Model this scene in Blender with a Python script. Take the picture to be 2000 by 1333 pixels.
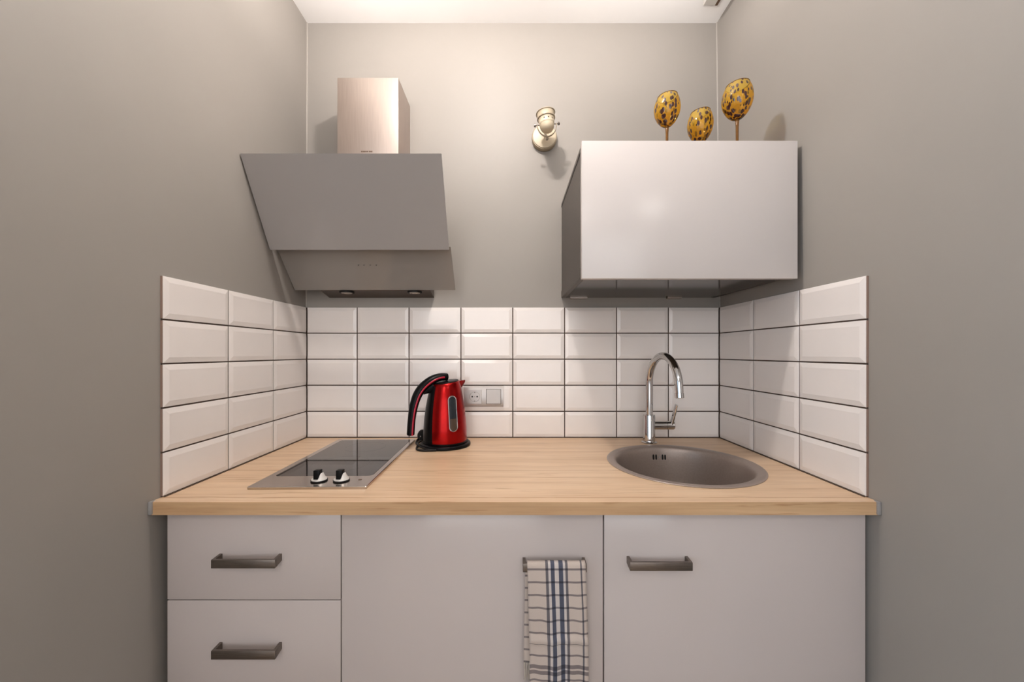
import bpy, bmesh, math, random
from mathutils import Vector, Matrix, Euler
random.seed(7)
PI = math.pi
scene = bpy.context.scene
for o in list(bpy.data.objects):
    bpy.data.objects.remove(o)
COL = scene.collection

# ------------------------------------------------------------------ camera
F, CX, CY = 739.0, 998.0, 689.5          # focal length and principal point for a 2000 x 1333 frame
CAMY, CAMZ = -1.4706, 1.2305
cd = bpy.data.cameras.new('camera')
cam = bpy.data.objects.new('camera', cd); COL.objects.link(cam)
cam.location = (0, CAMY, CAMZ); cam.rotation_euler = (PI/2, 0, 0)
cd.sensor_width = 36.0; cd.lens = F*36/2000
cd.shift_x = (1000-CX)/2000; cd.shift_y = (CY-666.5)/2000
cd.clip_start = 0.02
scene.camera = cam

# ------------------------------------------------------------------ light
scene.view_settings.view_transform = 'Standard'
scene.view_settings.look = 'None'
scene.view_settings.gamma = 1.0
scene.view_settings.use_curve_mapping = False
scene.view_settings.exposure = 0.40
w = bpy.data.worlds.new('world'); scene.world = w; w.use_nodes = True
w.node_tree.nodes['Background'].inputs[0].default_value = (0.75, 0.8, 0.9, 1)
w.node_tree.nodes['Background'].inputs[1].default_value = 0.3

def point(name, loc, power, col, rad):
    d = bpy.data.lights.new(name, 'POINT'); d.energy = power; d.color = col; d.shadow_soft_size = rad
    o = bpy.data.objects.new(name, d); COL.objects.link(o); o.location = loc
    return o
def area(name, loc, rot, sx, sy, power, col):
    d = bpy.data.lights.new(name, 'AREA'); d.shape = 'RECTANGLE'; d.size = sx; d.size_y = sy
    d.energy = power; d.color = col
    o = bpy.data.objects.new(name, d); COL.objects.link(o); o.location = loc; o.rotation_euler = rot
    return o
WARM = (1.0, 0.93, 0.885)
def spot(name, loc, aim, power, col, ang, rad):
    d = bpy.data.lights.new(name, 'SPOT'); d.energy = power; d.color = col; d.spot_size = math.radians(ang)
    d.spot_blend = 1.0; d.shadow_soft_size = rad
    o = bpy.data.objects.new(name, d); COL.objects.link(o); o.location = loc
    o.rotation_euler = (Vector(aim)-Vector(loc)).to_track_quat('-Z', 'Y').to_euler()
    return o
point('kitchen_lamp_light', (-0.08, -0.65, 2.43), 17.5, WARM, 0.028)
spot('added_ceiling_fill', (-0.50, -0.50, 2.19), (-0.50, -0.40, 2.52), 8.5, WARM, 165, 0.06)  # two added spots without fixtures, out of view, to brighten the ceiling
spot('added_ceiling_fill', (0.46, -0.50, 2.19), (0.46, -0.40, 2.52), 7.5, WARM, 165, 0.06)
point('room_lamp_and_fill', (-0.45, -2.7, 2.30), 15.0, WARM, 0.28)  # soft front fill added behind the camera, no fixture here
point('room_lamp_and_fill', (0.85, -2.4, 2.36), 4.0, WARM, 0.14)
area('window_and_fill', (-2.25, -2.5, 1.45), (0, -PI/2, 0), 1.4, 1.3, 16.0, (0.42, 0.70, 1.0))
area('window_and_fill', (-0.2, -4.1, 1.35), (PI/2, 0, PI), 2.4, 1.6, 26.0, (0.92, 0.95, 1.0))  # large fill panel added to light the cabinet fronts, not a known window

# ------------------------------------------------------------------ materials
def mat(name, color=(0.8,0.8,0.8), rough=0.5, metal=0.0, **kw):
    m = bpy.data.materials.new(name); m.use_nodes = True
    b = m.node_tree.nodes['Principled BSDF']
    b.inputs['Base Color'].default_value = (*color, 1)
    b.inputs['Roughness'].default_value = rough
    b.inputs['Metallic'].default_value = metal
    for k, v in kw.items():
        b.inputs[k.replace('_', ' ')].default_value = v
    return m
class G:
    """small node-graph helper"""
    def __init__(s, m): s.m = m; s.t = m.node_tree; s.b = s.t.nodes['Principled BSDF']
    def n(s, typ, **kw):
        x = s.t.nodes.new(typ)
        for k, v in kw.items(): setattr(x, k, v)
        return x
    def l(s, a, b): s.t.links.new(a, b)
    def coords(s, scale=(1,1,1), kind='Object'):
        c = s.n('ShaderNodeTexCoord'); mp = s.n('ShaderNodeMapping')
        mp.inputs['Scale'].default_value = scale
        s.l(c.outputs[kind], mp.inputs[0]); return mp.outputs[0]
    def noise(s, vec, scale, detail=4, rough=0.5):
        x = s.n('ShaderNodeTexNoise'); x.inputs['Scale'].default_value = scale
        x.inputs['Detail'].default_value = detail; x.inputs['Roughness'].default_value = rough
        s.l(vec, x.inputs['Vector']); return x.outputs['Fac']
    def ramp(s, fac, stops, interp='LINEAR'):
        x = s.n('ShaderNodeValToRGB'); x.color_ramp.interpolation = interp
        e = x.color_ramp.elements
        while len(e) < len(stops): e.new(0.5)
        for i, (p, c) in enumerate(stops):
            e[i].position = p; e[i].color = (*c, 1) if len(c) == 3 else c
        s.l(fac, x.inputs[0]); return x.outputs[0]
    def mix(s, f, a, b, mode='MIX'):
        x = s.n('ShaderNodeMix', data_type='RGBA', blend_type=mode)
        for v, sock in ((f, x.inputs[0]), (a, x.inputs[6]), (b, x.inputs[7])):
            if hasattr(v, 'links'): s.l(v, sock)
            elif isinstance(v, (int, float)): sock.default_value = v
            else: sock.default_value = (*v, 1)
        return x.outputs[2]
    def math(s, op, a, b=0.0):
        x = s.n('ShaderNodeMath', operation=op)
        for v, sock in ((a, x.inputs[0]), (b, x.inputs[1])):
            if hasattr(v, 'links'): s.l(v, sock)
            else: sock.default_value = v
        return x.outputs[0]
    def bump(s, h, strength=0.1, dist=0.001):
        x = s.n('ShaderNodeBump'); x.inputs['Strength'].default_value = strength
        x.inputs['Distance'].default_value = dist
        s.l(h, x.inputs['Height']); s.l(x.outputs[0], s.b.inputs['Normal'])
    def vary(s, c, amt, scale, stretch=(1,1,1)):
        f = s.noise(s.coords(stretch), scale)
        a = tuple(min(1, v*(1-amt)) for v in c); b = tuple(min(1, v*(1+amt)) for v in c)
        s.l(s.ramp(f, [(0.3, a), (0.7, b)]), s.b.inputs['Base Color'])
        return f

M = {}
WALLC = (0.300, 0.275, 0.248)
M['wall'] = mat('taupe_wall_paint', WALLC, 0.52, 0, Specular_IOR_Level=0.38)
g = G(M['wall']); g.vary(WALLC, 0.02, 3.0); g.bump(g.noise(g.coords(), 160, 2), 0.05, 0.0006)
M['white_paint'] = mat('white_ceiling_paint', (0.94, 0.925, 0.91), 0.6)
g = G(M['white_paint']); g.vary((0.94, 0.925, 0.91), 0.015, 5)
M['caulk'] = mat('pale_corner_caulk', (0.36, 0.33, 0.295), 0.55)
M['tile'] = mat('white_glazed_ceramic', (0.83, 0.775, 0.735), 0.10)
g = G(M['tile']); g.vary((0.83, 0.775, 0.735), 0.012, 12); g.bump(g.noise(g.coords(), 28, 2), 0.10, 0.001)
M['terracotta'] = mat('tile_body_clay', (0.26, 0.17, 0.13), 0.8)
M['grout'] = mat('dark_brown_grout', (0.062, 0.038, 0.027), 0.85)
g = G(M['grout']); g.vary((0.062, 0.038, 0.027), 0.25, 60)
M['floor'] = mat('floor_laminate', (0.30, 0.22, 0.15), 0.4)
g = G(M['floor']); g.vary((0.30, 0.22, 0.15), 0.25, 6, (8, 1, 1))

def wood(name, light, mid, dark, seams=True, rough=0.38):
    m = mat(name, mid, rough); g = G(m)
    c1 = g.coords((1.6, 17, 17)); c2 = g.coords((2.5, 90, 90))
    n1 = g.noise(c1, 1.6, 6, 0.55); n2 = g.noise(c2, 2.2, 5, 0.6)
    col = g.ramp(n1, [(0.30, dark), (0.48, mid), (0.66, light)])
    fine = g.ramp(n2, [(0.30, tuple(v*0.80 for v in mid)), (0.55, mid), (0.75, light)])
    col = g.mix(0.42, col, fine)
    # slow cathedral bands
    wv = g.n('ShaderNodeTexWave', wave_type='BANDS', bands_direction='Y')
    wv.inputs['Scale'].default_value = 3.0; wv.inputs['Distortion'].default_value = 7.0
    wv.inputs['Detail'].default_value = 3.0; wv.inputs['Detail Scale'].default_value = 0.6
    g.l(g.coords((0.35, 2.2, 2.2)), wv.inputs['Vector'])
    line = g.ramp(wv.outputs['Fac'], [(0.0, (0.84, 0.76, 0.68)), (0.10, (0.97, 0.95, 0.93)), (1.0, (1, 1, 1))])
    col = g.mix(0.38, col, line, 'MULTIPLY')
    blot = g.noise(g.coords((1.0, 4.0, 4.0)), 2.3, 4, 0.6)
    col = g.mix(0.7, col, g.ramp(blot, [(0.35, (0.88, 0.84, 0.79)), (0.6, (1, 1, 1))]), 'MULTIPLY')
    if seams:
        sp = g.n('ShaderNodeSeparateXYZ'); c = g.n('ShaderNodeTexCoord'); g.l(c.outputs['Object'], sp.inputs[0])
        t = g.math('FRACT', g.math('MULTIPLY', g.math('ADD', sp.outputs[1], 5.1), 5.0))
        s_ = g.ramp(t, [(0.0, (0.72, 0.60, 0.50)), (0.018, (0.82, 0.73, 0.66)), (0.024, (1, 1, 1))], 'CONSTANT')
        br = g.ramp(g.noise(g.coords((3, 1, 1)), 3.0), [(0.38, (0.35, 0.35, 0.35)), (0.5, (0.9, 0.9, 0.9))])
        col = g.mix(br, col, g.mix(1.0, col, s_, 'MULTIPLY'))
    st = g.noise(g.coords((5, 85, 85)), 1.3, 3, 0.55)
    col = g.mix(0.8, col, g.ramp(st, [(0.30, (0.74, 0.64, 0.55)), (0.40, (1, 1, 1))]), 'MULTIPLY')
    g.l(col, g.b.inputs['Base Color'])
    g.bump(n2, 0.06, 0.0004)
    return m
M['wood'] = wood('light_oak_laminate', (0.78, 0.585, 0.40), (0.71, 0.505, 0.325), (0.60, 0.405, 0.25))
M['wood_edge'] = wood('oak_edge_band', (0.70, 0.47, 0.27), (0.60, 0.385, 0.21), (0.48, 0.295, 0.15), False, 0.5)
M['sealant'] = mat('grey_sealant', (0.27, 0.255, 0.245), 0.7)
M['gloss_white'] = mat('gloss_white_front', (0.64, 0.59, 0.56), 0.2)
g = G(M['gloss_white']); g.vary((0.64, 0.59, 0.56), 0.01, 4)
M['gloss_grey'] = mat('gloss_pale_grey_front', (0.55, 0.485, 0.455), 0.11)
g = G(M['gloss_grey']); g.vary((0.55, 0.485, 0.455), 0.01, 4)
M['carcass'] = mat('cabinet_carcass_board', (0.10, 0.085, 0.075), 0.6)
M['dark_laminate'] = mat('dark_brown_laminate', (0.040, 0.032, 0.027), 0.42)
g = G(M['dark_laminate']); g.vary((0.062, 0.050, 0.042), 0.08, 20, (1, 1, 8))
M['dark_gloss'] = mat('dark_glossy_underside', (0.035, 0.027, 0.022), 0.12)
M['nickel'] = mat('brushed_dark_nickel', (0.24, 0.205, 0.18), 0.38, 1.0)
g = G(M['nickel']); g.vary((0.24, 0.205, 0.18), 0.12, 30, (1, 14, 14))
M['steel'] = mat('brushed_steel', (0.46, 0.39, 0.345), 0.46, 1.0)
g = G(M['steel']); f = g.vary((0.46, 0.39, 0.345), 0.05, 12, (40, 40, 1)); g.bump(f, 0.04, 0.0004)
M['hob_steel'] = mat('hob_steel', (0.50, 0.45, 0.41), 0.20, 1.0)
g = G(M['hob_steel']); g.vary((0.50, 0.45, 0.41), 0.05, 20, (1, 30, 30))
M['chrome'] = mat('polished_chrome', (0.56, 0.55, 0.54), 0.05, 1.0)
M['black_glass'] = mat('black_ceramic_glass', (0.018, 0.016, 0.016), 0.04, 0, IOR=1.55)
M['hood_glass'] = mat('grey_backpainted_glass', (0.36, 0.335, 0.32), 0.07)
g = G(M['hood_glass']); g.vary((0.36, 0.335, 0.32), 0.01, 3)
M['glass_edge'] = mat('glass_edge', (0.50, 0.48, 0.45), 0.15)
M['dark_steel'] = mat('dark_hood_steel', (0.12, 0.095, 0.08), 0.35, 0.7)
M['black'] = mat('black_plastic', (0.003, 0.003, 0.0035), 0.32, 0, Specular_IOR_Level=0.14)
M['rubber'] = mat('black_rubber', (0.012, 0.010, 0.009), 0.6, 0, Specular_IOR_Level=0.25)
M['silver_plastic'] = mat('silver_plastic', (0.42, 0.385, 0.36), 0.36, 0.6)
M['knob_white'] = mat('pale_knob_skirt', (0.75, 0.72, 0.68), 0.25, 0.2)
M['red'] = mat('metallic_red_lacquer', (0.30, 0.0005, 0.0005), 0.25, 0.85, Coat_Weight=0.08, Coat_Roughness=0.06)
g = G(M['red']); g.vary((0.30, 0.0005, 0.0005), 0.06, 120)
M['red_stripe'] = mat('red_stripe_plastic', (0.36, 0.01, 0.03), 0.25)
M['dark_glass'] = mat('dark_water_window', (0.015, 0.018, 0.022), 0.06)
M['water'] = mat('dim_water_behind_window', (0.07, 0.045, 0.03), 0.1)
M['sink'] = mat('stone_grey_sink', (0.31, 0.25, 0.215), 0.36, 0.35)
g = G(M['sink']); g.vary((0.31, 0.25, 0.215), 0.06, 200)
M['cream'] = mat('cream_enamel', (0.55, 0.465, 0.335), 0.42)
M['cream_dark'] = mat('antique_cream_rim', (0.36, 0.29, 0.20), 0.45)
M['rail_grey'] = mat('rail_grey_white', (0.52, 0.49, 0.45), 0.5)
M['dark_brown'] = mat('dark_brown_marks', (0.10, 0.055, 0.03), 0.5)
M['lamp_glow'] = mat('lit_bulb', (1, 0.9, 0.8), 0.4, 0, Emission_Strength=6.0)
M['lamp_glow'].node_tree.nodes['Principled BSDF'].inputs['Emission Color'].default_value = (1, 0.87, 0.74, 1)
M['lens'] = mat('spot_lens', (0.55, 0.50, 0.44), 0.2)

# lower glass visor: semi transparent over the body
m = mat('visor_glass', (0.34, 0.31, 0.285), 0.06); g = G(m)
tr = g.n('ShaderNodeBsdfTransparent'); tr.inputs[0].default_value = (0.80, 0.78, 0.75, 1)
mx = g.n('ShaderNodeMixShader'); mx.inputs[0].default_value = 0.80
g.l(tr.outputs[0], mx.inputs[1]); g.l(g.b.outputs[0], mx.inputs[2])
g.l(mx.outputs[0], g.t.nodes['Material Output'].inputs[0]); M['visor'] = m

# amber tortoiseshell glass
def amber(name, spots=True):
    m = mat(name, (0.62, 0.36, 0.03), 0.05, 0, Coat_Weight=0.5); g = G(m)
    base = (0.66, 0.42, 0.05); tint = (0.93, 0.66, 0.16); dark = (0.045, 0.014, 0.012)
    tr = g.n('ShaderNodeBsdfTransparent'); mx = g.n('ShaderNodeMixShader')
    if spots:
        co = g.coords((1, 1, 0.5)); v = g.n('ShaderNodeTexVoronoi'); v.inputs['Scale'].default_value = 112
        v.inputs['Randomness'].default_value = 1.0
        nz = g.n('ShaderNodeTexNoise'); nz.inputs['Scale'].default_value = 25; g.l(co, nz.inputs['Vector'])
        wv = g.n('ShaderNodeVectorMath', operation='MULTIPLY_ADD')
        g.l(nz.outputs['Color'], wv.inputs[0]); wv.inputs[1].default_value = (0.006, 0.006, 0.006); g.l(co, wv.inputs[2])
        g.l(wv.outputs[0], v.inputs['Vector'])
        sp = g.n('ShaderNodeSeparateXYZ'); c = g.n('ShaderNodeTexCoord'); g.l(c.outputs['Generated'], sp.inputs[0])
        # fewer spots towards the rim, more towards the stem
        thr = g.math('MULTIPLY_ADD', sp.outputs[2], -0.16); 
        thr.node.inputs[2].default_value = 0.50
        mask = g.math('LESS_THAN', v.outputs['Distance'], thr)
        pick = g.n('ShaderNodeSeparateColor'); g.l(v.outputs['Color'], pick.inputs[0])
        mask = g.math('MULTIPLY', mask, g.math('GREATER_THAN', pick.outputs[0], 0.12))
        low = g.ramp(sp.outputs[2], [(0.0, (0.05, 0.02, 0.012)), (0.06, (0.30, 0.11, 0.025)), (0.45, base)])
        g.l(g.mix(mask, low, dark), g.b.inputs['Base Color'])
        g.l(g.mix(mask, tint, (0.25, 0.08, 0.05)), tr.inputs[0])
        g.l(g.math('MULTIPLY_ADD', mask, 0.60), mx.inputs[0])
        mx.inputs[0].links[0].from_node.inputs[2].default_value = 0.34
    else:
        g.b.inputs['Base Color'].default_value = (0.20, 0.09, 0.02, 1)
        tr.inputs[0].default_value = (0.75, 0.5, 0.18, 1); mx.inputs[0].default_value = 0.6
    g.l(tr.outputs[0], mx.inputs[1]); g.l(g.b.outputs[0], mx.inputs[2])
    g.l(mx.outputs[0], g.t.nodes['Material Output'].inputs[0])
    return m
M['amber'] = amber('tortoiseshell_amber_glass'); M['amber_stem'] = amber('amber_stem_glass', False)

# checked linen towel, UV in (fraction of width, metres along)
m = mat('checked_linen', (0.6, 0.55, 0.5), 0.9); g = G(m)
uvn = g.n('ShaderNodeTexCoord'); sp = g.n('ShaderNodeSeparateXYZ'); g.l(uvn.outputs['UV'], sp.inputs[0])
L_, W_, B_, Gy = (0.58, 0.485, 0.42), (0.62, 0.555, 0.515), (0.075, 0.082, 0.118), (0.14, 0.125, 0.135)
vs = [(0, L_), (.305, Gy), (.352, W_), (.395, B_), (.462, W_), (.535, B_), (.607, W_), (.645, Gy), (.69, L_), (.905, Gy), (.93, L_)]
colv = g.ramp(sp.outputs[0], vs, 'CONSTANT')
vv = g.math('FRACT', g.math('MULTIPLY', sp.outputs[1], 1/0.0272))
maskh = g.math('LESS_THAN', vv, 0.155)
b1 = g.math('COMPARE', sp.outputs[1], 0.244); b1.node.inputs[2].default_value = 0.0035
b2 = g.math('COMPARE', sp.outputs[1], 0.257); b2.node.inputs[2].default_value = 0.0042
maskh = g.math('MAXIMUM', maskh, g.math('MAXIMUM', b1, b2))
maskh = g.math('MULTIPLY', maskh, 0.90)
col = g.mix(maskh, colv, g.mix(1.0, colv, (0.30, 0.29, 0.33), 'MULTIPLY'))
nz = g.noise(g.coords((1, 1, 1), 'UV'), 90, 5, 0.7)
mp = g.coords((260, 700, 1), 'UV'); nf = g.noise(mp, 1.0, 2, 0.6)
col = g.mix(0.55, col, g.mix(1.0, col, g.ramp(nf, [(0.3, (0.70, 0.70, 0.70)), (0.6, (1, 1, 1))]), 'MULTIPLY'))
g.l(col, g.b.inputs['Base Color']); g.bump(nf, 0.4, 0.0012); g.b.inputs['Sheen Weight'].default_value = 0.2
M['towel'] = m
M['fringe'] = mat('linen_fringe', (0.55, 0.48, 0.40), 0.9)

# ------------------------------------------------------------------ mesh helpers
def bx(bm, x0, x1, y0, y1, z0, z1, bev=0.0, seg=2):
    r = bmesh.ops.create_cube(bm, size=1.0)
    vs = r['verts']
    for v in vs:
        v.co = Vector((x0+(v.co.x+.5)*(x1-x0), y0+(v.co.y+.5)*(y1-y0), z0+(v.co.z+.5)*(z1-z0)))
    if bev:
        es = list({e for v in vs for e in v.link_edges})
        bmesh.ops.bevel(bm, geom=es, offset=bev, segments=seg, affect='EDGES', profile=0.5)
def rings(bm, rs, close=True, cap0=True, cap1=True):
    """skin a list of vertex rings"""
    vr = [[bm.verts.new(p) for p in r] for r in rs]
    n = len(rs[0])
    for a, b in zip(vr, vr[1:]):
        for i in range(n if close else n-1):
            j = (i+1) % n
            bm.faces.new((a[i], a[j], b[j], b[i]))
    if cap0: bm.faces.new(list(reversed(vr[0])))
    if cap1: bm.faces.new(vr[-1])
    return vr
def lathe(bm, prof, c=(0,0,0), seg=40, cap0=True, cap1=True, mtx=None):
    rs = []
    for r, z in prof:
        ring = []
        for i in range(seg):
            a = 2*PI*i/seg
            p = Vector((r*math.cos(a), r*math.sin(a), z))
            if mtx: p = mtx @ p
            ring.append(p+Vector(c))
        rs.append(ring)
    return rings(bm, rs, True, cap0, cap1)
def tube(bm, pts, rad, seg=12, sx=1.0, side=None, cap=True):
    """sweep; rad scalar or list; side: fixed sideways vector with half width ratio sx"""
    pts = [Vector(p) for p in pts]; rs = []; prev = None
    for i, p in enumerate(pts):
        t = (pts[min(i+1, len(pts)-1)]-pts[max(i-1, 0)]).normalized()
        if side is not None: s = Vector(side)
        else:
            s = prev if prev else (Vector((0,0,1)) if abs(t.z) < .9 else Vector((1,0,0))).cross(t)
        s = (s - t*s.dot(t)).normalized(); prev = s; u = t.cross(s)
        r = rad[i] if isinstance(rad, (list, tuple)) else rad
        rs.append([p+s*(math.cos(a)*r*sx)+u*(math.sin(a)*r) for a in [2*PI*k/seg for k in range(seg)]])
    rings(bm, rs, True, cap, cap)
def prism(bm, poly, axis, a0, a1):
    """extrude a polygon given as 2D points; axis 0: (y,z) along x, 1: (x,z) along y, 2: (x,y) along z"""
    def P(p, a):
        return Vector((a, p[0], p[1])) if axis == 0 else Vector((p[0], a, p[1])) if axis == 1 else Vector((p[0], p[1], a))
    rings(bm, [[P(p, a0) for p in poly], [P(p, a1) for p in poly]])
def link(name, bm, m, parent=None, smooth=False, world=True, loc=None):
    """one mesh object; vertices are in world space unless world is False"""
    bmesh.ops.recalc_face_normals(bm, faces=bm.faces)
    if parent is not None and world:
        p, off = parent, Vector((0,0,0))
        while p is not None: off += p.location; p = p.parent
        bmesh.ops.translate(bm, verts=bm.verts, vec=-off)
    me = bpy.data.meshes.new(name); bm.to_mesh(me); bm.free()
    mats = m if isinstance(m, list) else [m]
    for q in mats: me.materials.append(q)
    if smooth:
        for p in me.polygons: p.use_smooth = True
        if smooth is not True: 
            me.set_sharp_from_angle(angle=math.radians(smooth))
    o = bpy.data.objects.new(name, me); COL.objects.link(o)
    if parent is not None: o.parent = parent
    if loc is not None: o.location = loc
    return o
def B(): return bmesh.new()
def boxo(name, dims, m, parent=None, bev=0.0, smooth=False):
    bm = B(); bx(bm, *dims, bev); return link(name, bm, m, parent, smooth)
def thing(name, label, cat, loc, rotz=0, group=None):
    o = bpy.data.objects.new(name, None); COL.objects.link(o)
    o.location = loc; o.rotation_euler = (0, 0, rotz); o.empty_display_size = 0.05
    o['label'] = label; o['category'] = cat
    if group: o['group'] = group
    return o
def tag(o, label, cat, group=None):
    o['label'] = label; o['category'] = cat
    if group: o['group'] = group
    return o
def struct(o): o['kind'] = 'structure'; return o
def lab(o, s): o['label'] = s; return o

# ------------------------------------------------------------------ room shell
CEIL = 2.52; WB = 0.008                       # back wall plane; tile faces lie at y = 0
XL, XR = -0.8005, 0.8165                      # side wall planes below tile height
def wall_side(name, xs, thick):
    bm = B(); prof = [(0.0, xs[0]), (1.41, xs[0]), (CEIL, xs[1])]
    poly = [(x, z) for z, x in prof] + [(thick, CEIL), (thick, 0.0)]
    prism(bm, poly, 1, -1.40, WB)
    return struct(link(name, bm, M['wall']))
wall_l = wall_side('wall_left', (XL, -0.7965), -0.95)
wall_r = wall_side('wall_right', (XR, 0.8040), 0.97)
wall_b = struct(boxo('wall_back', (-0.95, 0.97, WB, 0.15, 0, CEIL), M['wall']))
struct(boxo('floor', (-2.3, 2.3, -4.2, 0.15, -0.06, 0), M['floor']))
struct(boxo('ceiling', (-2.3, 2.3, -4.2, 0.15, CEIL, CEIL+0.06), M['white_paint']))
struct(boxo('wall_left_return', (-2.3, -0.95, -1.40, -1.28, 0, CEIL), M['wall']))
struct(boxo('wall_right_return', (0.97, 2.3, -1.40, -1.28, 0, CEIL), M['wall']))
struct(boxo('wall_right_room', (2.3, 2.4, -4.2, -1.28, 0, CEIL), M['white_paint']))
struct(boxo('wall_left_room', (-2.4, -2.3, -4.2, -1.28, 0, CEIL), M['white_paint']))
struct(boxo('wall_front', (-2.4, 2.4, -4.3, -4.2, 0, CEIL), M['white_paint']))
# caulk lines in the two upper corners
for i, (xa, xb, s) in enumerate(((XL, -0.7965, 1), (XR, 0.8040, -1))):
    bm = B()
    rings(bm, [[Vector((x, WB, z)), Vector((x+s*0.0032, WB, z)), Vector((x+s*0.0022, WB-0.0022, z)), Vector((x, WB-0.0032, z))]
               for x, z in ((xa, 1.409), (xb, CEIL))])
    struct(link('trim_%d' % (i+1), bm, M['caulk']))

# ------------------------------------------------------------------ wall tiles
ROW, Z0, GAP = 0.1016, 0.9005, 0.0038
TT = 0.0070                                    # tile thickness over the grout bed
def tile_mesh(w, h, bl=0.013, br=0.013):
    """bevelled metro tile in local x (width), z (height), front face towards -y"""
    bm = B(); e, b, lift = 0.0006, 0.013, 0.0024
    o = [(0, 0), (w, 0), (w, h), (0, h)]
    def ring(x0, x1, z0, z1, y): return [Vector((x0, y, z0)), Vector((x1, y, z0)), Vector((x1, y, z1)), Vector((x0, y, z1))]
    y1 = -(TT-lift)
    rings(bm, [ring(0, w, 0, h, 0), ring(0, w, 0, h, y1+0.0006), ring(e, w-e, e, h-e, y1),
               ring(max(bl, e), w-max(br, e), b, h-b, -TT), ], True, True, True)
    return bm
def put_tile(parent, w, h, mtx, bl=0.013, br=0.013):
    bm = tile_mesh(w, h, bl, br)
    # slight unevenness, as laid
    rot = Euler((random.uniform(-.003, .003), random.uniform(-.0015, .0015), random.uniform(-.002, .002))).to_matrix().to_4x4()
    bm.transform(mtx @ rot)
    return link('tile', bm, M['tile'], parent)
xb = [-0.7930] + [-0.599+0.202*k for k in range(7)] + [0.8090]
bm = B(); bx(bm, XL, XR, 0.0045, WB+0.001, Z0-0.0005, Z0+5*ROW-0.002); link('grout', bm, M['grout'], wall_b)
for r in range(5):
    for k in range(8):
        ga = 0.0003 if k == 0 else GAP/2; gb_ = 0.0003 if k == 7 else GAP/2; w = xb[k+1]-xb[k]-ga-gb_
        put_tile(wall_b, w, ROW-GAP, Matrix.Translation((xb[k]+ga, TT, Z0+r*ROW+GAP/2)),
                 0.003 if k == 0 else .013, 0.003 if k == 7 else .013)
ys = [0.0, -0.2030, -0.4050, -0.6070]
bm = B(); bx(bm, XL-0.0005, XL+0.0030, -0.6062, WB, Z0-0.0005, Z0+5*ROW-0.002); link('grout', bm, M['grout'], wall_l)
bm = B(); bx(bm, XR-0.0030, XR+0.0005, -0.6062, WB, Z0-0.0005, Z0+5*ROW-0.002); link('grout', bm, M['grout'], wall_r)
RL = Matrix.Rotation(PI/2, 4, 'Z'); RR = Matrix.Rotation(-PI/2, 4, 'Z')
for r in range(5):
    z = Z0+r*ROW+GAP/2
    for k in range(3):
        w = ys[k]-ys[k+1]-GAP
        # left wall: tile front faces +x; local x runs towards +y
        put_tile(wall_l, w, ROW-GAP, Matrix.Translation((-0.7930-TT, ys[k+1]+GAP/2, z)) @ RL, .013, 0.003 if k == 0 else .013)
        put_tile(wall_r, w, ROW-GAP, Matrix.Translation((0.8090+TT, ys[k]-GAP/2, z)) @ RR, 0.003 if k == 0 else .013, .013)
# raw clay edges of the outermost tiles
for par, x0, x1 in ((wall_l, XL+0.0002, -0.7965), (wall_r, 0.8125, XR-0.0002)):
    for r in range(5):
        z = Z0+r*ROW+GAP/2
        boxo('tile_edge', (x0, x1, -0.6075, -0.6055, z+0.0005, z+ROW-GAP-0.0005), M['terracotta'], par)

# ------------------------------------------------------------------ worktop with sink hole
SX, SY, SR = 0.5100, -0.3370, 0.2160
ct = thing('worktop', 'light oak laminate worktop running wall to wall over the base cabinets', 'worktop', (0, -0.31, 0.871))
bm = B(); x0, x1, y0, y1, z0, z1 = XL+0.001, XR-0.001, -0.6320, WB-0.001, 0.8710, 0.9000
N = 64; hr = SR-0.012
def ringpts(z):
    c = [Vector((SX+hr*math.cos(2*PI*i/N), SY+hr*math.sin(2*PI*i/N), z)) for i in range(N)]
    o = []
    for i in range(N):                      # project each direction onto the outer rectangle
        a = 2*PI*i/N; dx, dy = math.cos(a), math.sin(a); ts = []
        if dx > 1e-9: ts.append((x1-SX)/dx)
        if dx < -1e-9: ts.append((x0-SX)/dx)
        if dy > 1e-9: ts.append((y1-SY)/dy)
        if dy < -1e-9: ts.append((y0-SY)/dy)
        t = min(ts); o.append(Vector((SX+dx*t, SY+dy*t, z)))
    for cx_, cy_ in ((x0, y0), (x1, y0), (x1, y1), (x0, y1)):   # snap nearest to the corners
        j = min(range(N), key=lambda q: (o[q]-Vector((cx_, cy_, z))).length); o[j] = Vector((cx_, cy_, z))
    return c, o
ct_, ot = ringpts(z1); cb, ob = ringpts(z0)
V = {k: [bm.verts.new(p) for p in ps] for k, ps in (('ct', ct_), ('ot', ot), ('cb', cb), ('ob', ob))}
for i in range(N):
    j = (i+1) % N
    bm.faces.new((V['ct'][i], V['ot'][i], V['ot'][j], V['ct'][j]))
    bm.faces.new((V['cb'][j], V['ob'][j], V['ob'][i], V['cb'][i]))
    bm.faces.new((V['ct'][j], V['cb'][j], V['cb'][i], V['ct'][i]))
    bm.faces.new((V['ot'][i], V['ob'][i], V['ob'][j], V['ot'][j]))
link('board', bm, M['wood'], ct)
lab(boxo('edge_band', (XL+0.001, XR-0.001, -0.6330, -0.6318, 0.8710, 0.8992), M['wood_edge'], ct), 'darker oak edge band on the front edge')
for x in (XL, XR):
    s = 1 if x < 0 else -1
    bm = B(); bx(bm, min(x, x+s*0.0075), max(x, x+s*0.0075), -0.6375, -0.6250, 0.872, 0.9015, 0.002, 2)
    link('sealant_bead', bm, M['sealant'], ct, 40)
for (a, b_, c_, d_) in ((XL+.008, XR-.008, -0.0016, 0.0005),):
    boxo('joint_line', (a, b_, c_, d_, 0.9, 0.9012), M['grout'], ct)
boxo('joint_line', (-0.7935, -0.7915, -0.606, 0, 0.9, 0.9012), M['grout'], ct)
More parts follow.
